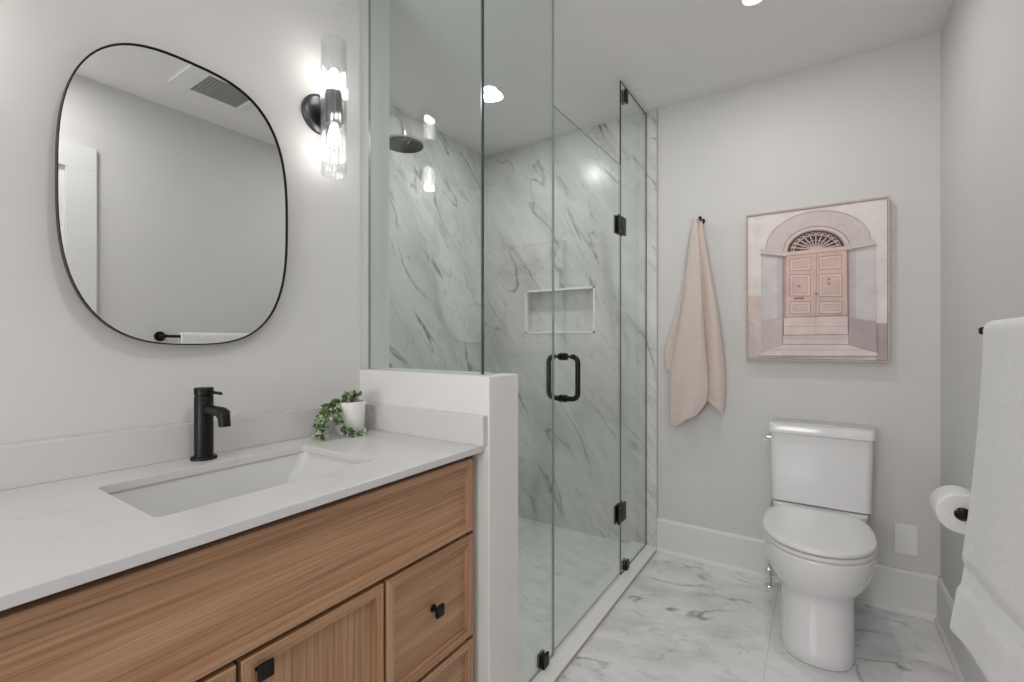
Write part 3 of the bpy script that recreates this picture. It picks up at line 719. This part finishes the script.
loft(bm, [ring(.119, 2.018, 2.60, 0, 2.4, 5, 2.16), ring(.122, 2.012, 2.60, .008, 2.4, 5, 2.16), ring(.120, 2.018, 2.60, .05, 2.4, 5, 2.17), ring(.119, 2.030, 2.60, .13, 2.4, 5, 2.18),
          ring(.120, 2.036, 2.60, .21, 2.3, 5, 2.19), ring(.123, 2.034, 2.60, .238, 2.3, 4.5, 2.19), ring(.137, 2.018, 2.60, .256, 2.2, 4.5, 2.19), ring(.156, 1.995, 2.60, .282, 2.15, 4, 2.19), ring(.172, 1.975, 2.61, .318, 2.1, 3.8, 2.19),
          ring(.182, 1.960, 2.615, .358, 2.1, 3.6, 2.19), ring(.187, 1.953, 2.62, .398, 2.1, 3.5, 2.19), ring(.186, 1.954, 2.62, .408, 2.1, 3.5, 2.19), ring(.175, 1.965, 2.61, .413, 2.1, 3.5, 2.19)])
link('bowl', bm, 'porc', to, True, 60)
bm = bmesh.new()
loft(bm, [tring(-.165, .165, 2.42, 2.635, .405, .03), tring(-.170, .172, 2.415, 2.636, .430, .03), tring(-.172, .176, 2.417, 2.636, .4505, .03)])
link('tank_deck', bm, 'porc', to, True, 50)
bm = bmesh.new()
loft(bm, [ring(.178, 1.962, 2.44, .4140, 2.1, 3, 2.19), ring(.188, 1.948, 2.45, .417, 2.1, 3, 2.19), ring(.188, 1.948, 2.45, .428, 2.1, 3, 2.19), ring(.182, 1.955, 2.445, .4310, 2.1, 3, 2.19)])
link('seat', bm, 'seat', to, True, 60)
bm = bmesh.new()
loft(bm, [ring(.180, 1.957, 2.44, .4335, 2.1, 3, 2.19), ring(.187, 1.948, 2.455, .4365, 2.1, 3, 2.19), ring(.188, 1.947, 2.457, .446, 2.1, 3, 2.19), ring(.184, 1.951, 2.455, .4505, 2.1, 3, 2.19), ring(.168, 1.97, 2.45, .4535, 2.1, 3, 2.19), ring(.10, 2.05, 2.38, .4555, 2.1, 3, 2.19)])
link('lid', bm, 'seat', to, True, 60)
bm = bmesh.new(); cyl(bm, (-.182, 2.475, .742), (-.203, 2.475, .742), .013, .012, 20); tube(bm, bez((-.200, 2.475, .742), (-.207, 2.465, .742), (-.207, 2.45, .740), (-.205, 2.425, .736), 8), .006, 10)
link('flush_lever', bm, 'chrome', to, True)
# water supply
ws = thing('water_supply_valve', (-.197, 2.575, 0), 'small chrome water supply valve on floor tiles left of the toilet', 'valve')
bm = bmesh.new(); lathe(bm, (-.197, 2.575, 0), (0, 0, 1), [(0, .024), (.003, .023), (.006, .010), (.006, .008), (.075, .008), (.078, .014), (.110, .014), (.113, .009), (.13, .009)], 24)
cyl(bm, (-.197, 2.575, .094), (-.197, 2.535, .094), .007); lathe(bm, (-.197, 2.535, .094), (0, -1, 0), [(0, .008), (.001, .015), (.012, .015), (.014, .008)], 16); link('valve', bm, 'chrome', ws, True)
bm = bmesh.new(); tube(bm, bez((-.197, 2.575, .125), (-.197, 2.575, .22), (-.192, 2.615, .26), (-.192, 2.622, .40), 16), .005, 10); link('supply_hose', bm, 'chrome', ws, True)

# wall plate on the back wall
wp = B(((.284, YB-.006, .254), (.362, YB-.0005, .385))); o = link('wall_plate', wp, 'plastic'); bevel_mod(o, .002); tag(o, 'blank white wall plate on back wall right of the toilet', 'wall plate')

# ------------------------------------------------------------------ towel bar, towel, toilet roll
bx, bz = .352, 1.216
tb = thing('towel_bar', (XR, 1.32, bz), 'black towel bar with round flanges on the right wall', 'towel bar')
bm = bmesh.new(); cyl(bm, (bx, 1.035, bz), (bx, 1.655, bz), .008, n=20); link('bar', bm, 'black', tb, True)
for y in (1.06, 1.635):
    bm = bmesh.new(); lathe(bm, (XR, y, bz), (-1, 0, 0), [(0, .027), (.007, .027), (.010, .024), (.010, .0095), (.09, .0095), (.094, .007)], 28); link('post', bm, 'black', tb, True)
NR, NC = 70, 60
ya, yb_ = 1.125, 1.545
bz_bot = .470
grid = []
path = []
# profile down the front: t in 0..1
for r in range(NR+1):
    t = r/NR; line = []
    for k in range(NC+1):
        f = k/NC
        if t < .10:   # back layer rises from behind the bar
            q = t/.10; z = bz-.60*(1-q); x = bx+.016+.010*(1-q); y = ya+(yb_-ya)*f
        elif t < .20:
            a = math.pi*(t-.10)/.10; z = bz+.017*math.sin(a); x = bx+.0165*math.cos(a); y = ya+(yb_-ya)*f
        else:
            q = (t-.20)/.80
            zb = bz_bot+(1-f)*.030-.010*math.sin(f*5)*.5
            z = bz-(bz-zb)*q
            flare = .020*f+.005
            x = bx-.0165-flare*q**1.2-.033*f*q*q-.0025*math.sin(f*11+q*2)*q
            y = ya+(yb_-ya)*f+.012*f*q-.01*(1-f)*q
            qb = (z-zb)
            if .110 < qb < .180: x += .006          # woven band sits lower than the pile
            if qb < .010: x += .001
        line.append((x, y, z))
    grid.append(line)
bm = bmesh.new(); loft(bm, grid, False, False, closed=False)
for f_ in bm.faces:
    c_ = f_.calc_center_median()
    fr = min(1, max(0, (c_.y-ya)/(yb_-ya))); zz = c_.z-(bz_bot+(1-fr)*.030)
    if .110 < zz < .180 and c_.x < bx: f_.material_index = 1
bmesh.ops.recalc_face_normals(bm, faces=bm.faces)
o = link('bath_towel', bm, ['towel', 'band'], None, True, False); tag(o, 'thick white terry towel folded over the towel bar on right wall', 'towel')
sm = o.modifiers.new('thick', 'SOLIDIFY'); sm.thickness = .013; sm.offset = 0; sm.use_rim = True
bevel_mod(o, .004, 2)

rx, rz = .365, .677
th = thing('toilet_paper_holder', (XR, 2.05, rz), 'black toilet roll holder mounted on right wall behind white towel', 'toilet paper holder')
bm = bmesh.new(); lathe(bm, (XR, 2.045, rz), (-1, 0, 0), [(0, .024), (.007, .024), (.010, .009)], 24); cyl(bm, (XR-.008, 2.045, rz), (rx, 2.045, rz), .009); link('mount', bm, 'black', th, True)
bm = bmesh.new(); cyl(bm, (rx, 2.05, rz), (rx, 1.895, rz), .009, n=20); lathe(bm, (rx, 1.895, rz), (0, -1, 0), [(0, .009), (.001, .014), (.008, .014), (.010, .011)], 20); link('spindle', bm, 'black', th, True)
tp = thing('toilet_paper_roll', (rx, 1.965, rz), 'white toilet paper roll on the black holder, right wall', 'toilet paper')
bm = bmesh.new(); n = 48
def cr(r, y): return [(rx+r*math.cos(2*math.pi*k/n), y, rz-.010+r*math.sin(2*math.pi*k/n)) for k in range(n)]
loft(bm, [cr(.0205, 1.912), cr(.057, 1.912), cr(.061, 1.916), cr(.062, 2.012), cr(.058, 2.018), cr(.0205, 2.018), cr(.0205, 1.912)], False, False); bmesh.ops.remove_doubles(bm, verts=bm.verts, dist=1e-6); bmesh.ops.recalc_face_normals(bm, faces=bm.faces)
link('paper', bm, 'paper', tp, True, 40)
bm = bmesh.new(); loft(bm, [cr(.0203, 1.913), cr(.0203, 2.017), cr(.0195, 2.017), cr(.0195, 1.913), cr(.0203, 1.913)], False, False); bmesh.ops.remove_doubles(bm, verts=bm.verts, dist=1e-6); bmesh.ops.recalc_face_normals(bm, faces=bm.faces)
link('core', bm, 'card', tp, True, 40)

# ------------------------------------------------------------------ ceiling: vent and recessed lights
ve = thing('ceiling_vent', (0, 1.15, CEIL), 'white exhaust fan vent with dark grille on ceiling, seen in mirror', 'vent')
vx0, vx1, vy0, vy1 = -.14, .125, .985, 1.33; gx0, gx1, gy0, gy1 = -.12, .10, 1.075, 1.305
bm = B(((vx0, vy0, CEIL-.014), (vx1, gy0, CEIL-.0005)), ((vx0, gy1, CEIL-.014), (vx1, vy1, CEIL-.0005)), ((vx0, gy0, CEIL-.014), (gx0, gy1, CEIL-.0005)), ((gx1, gy0, CEIL-.014), (vx1, gy1, CEIL-.0005)))
bevel_mod(link('vent_frame', bm, 'plastic', ve), .003)
bm = bmesh.new(); box(bm, (gx0, gy0, CEIL-.003), (gx1, gy1, CEIL-.001), 1)
k = gx0
while k < gx1: box(bm, (k, gy0, CEIL-.012), (k+.005, gy1, CEIL-.003), 0); k += .0165
k = gy0
while k < gy1: box(bm, (gx0, k, CEIL-.011), (gx1, k+.003, CEIL-.004), 0); k += .0165
link('vent_grille', bm, ['grille', 'ventback'], ve)
labs = ['round recessed ceiling light nearest the toilet wall, outside the shower', 'round recessed ceiling light inside the glass shower', 'unseen round recessed ceiling light added as fill above the vanity area', 'unseen round recessed ceiling light added as fill behind the camera']
for i, (x, y, p) in enumerate(DOWNLIGHTS):
    t = thing('recessed_light', (x, y, CEIL), labs[i], 'ceiling light', 'recessed ceiling lights')
    bm = bmesh.new(); lathe(bm, (x, y, CEIL), (0, 0, -1), [(0.0, .055), (.004, .053), (.005, .038), (.001, .036)], 36, cap=False); bmesh.ops.recalc_face_normals(bm, faces=bm.faces); link('light_trim', bm, 'plastic', t, True)
    bm = bmesh.new(); lathe(bm, (x, y, CEIL), (0, 0, -1), [(0.0002, .037), (.002, .037)], 36); bmesh.ops.recalc_face_normals(bm, faces=bm.faces); link('light_lens', bm, 'lamp', t)
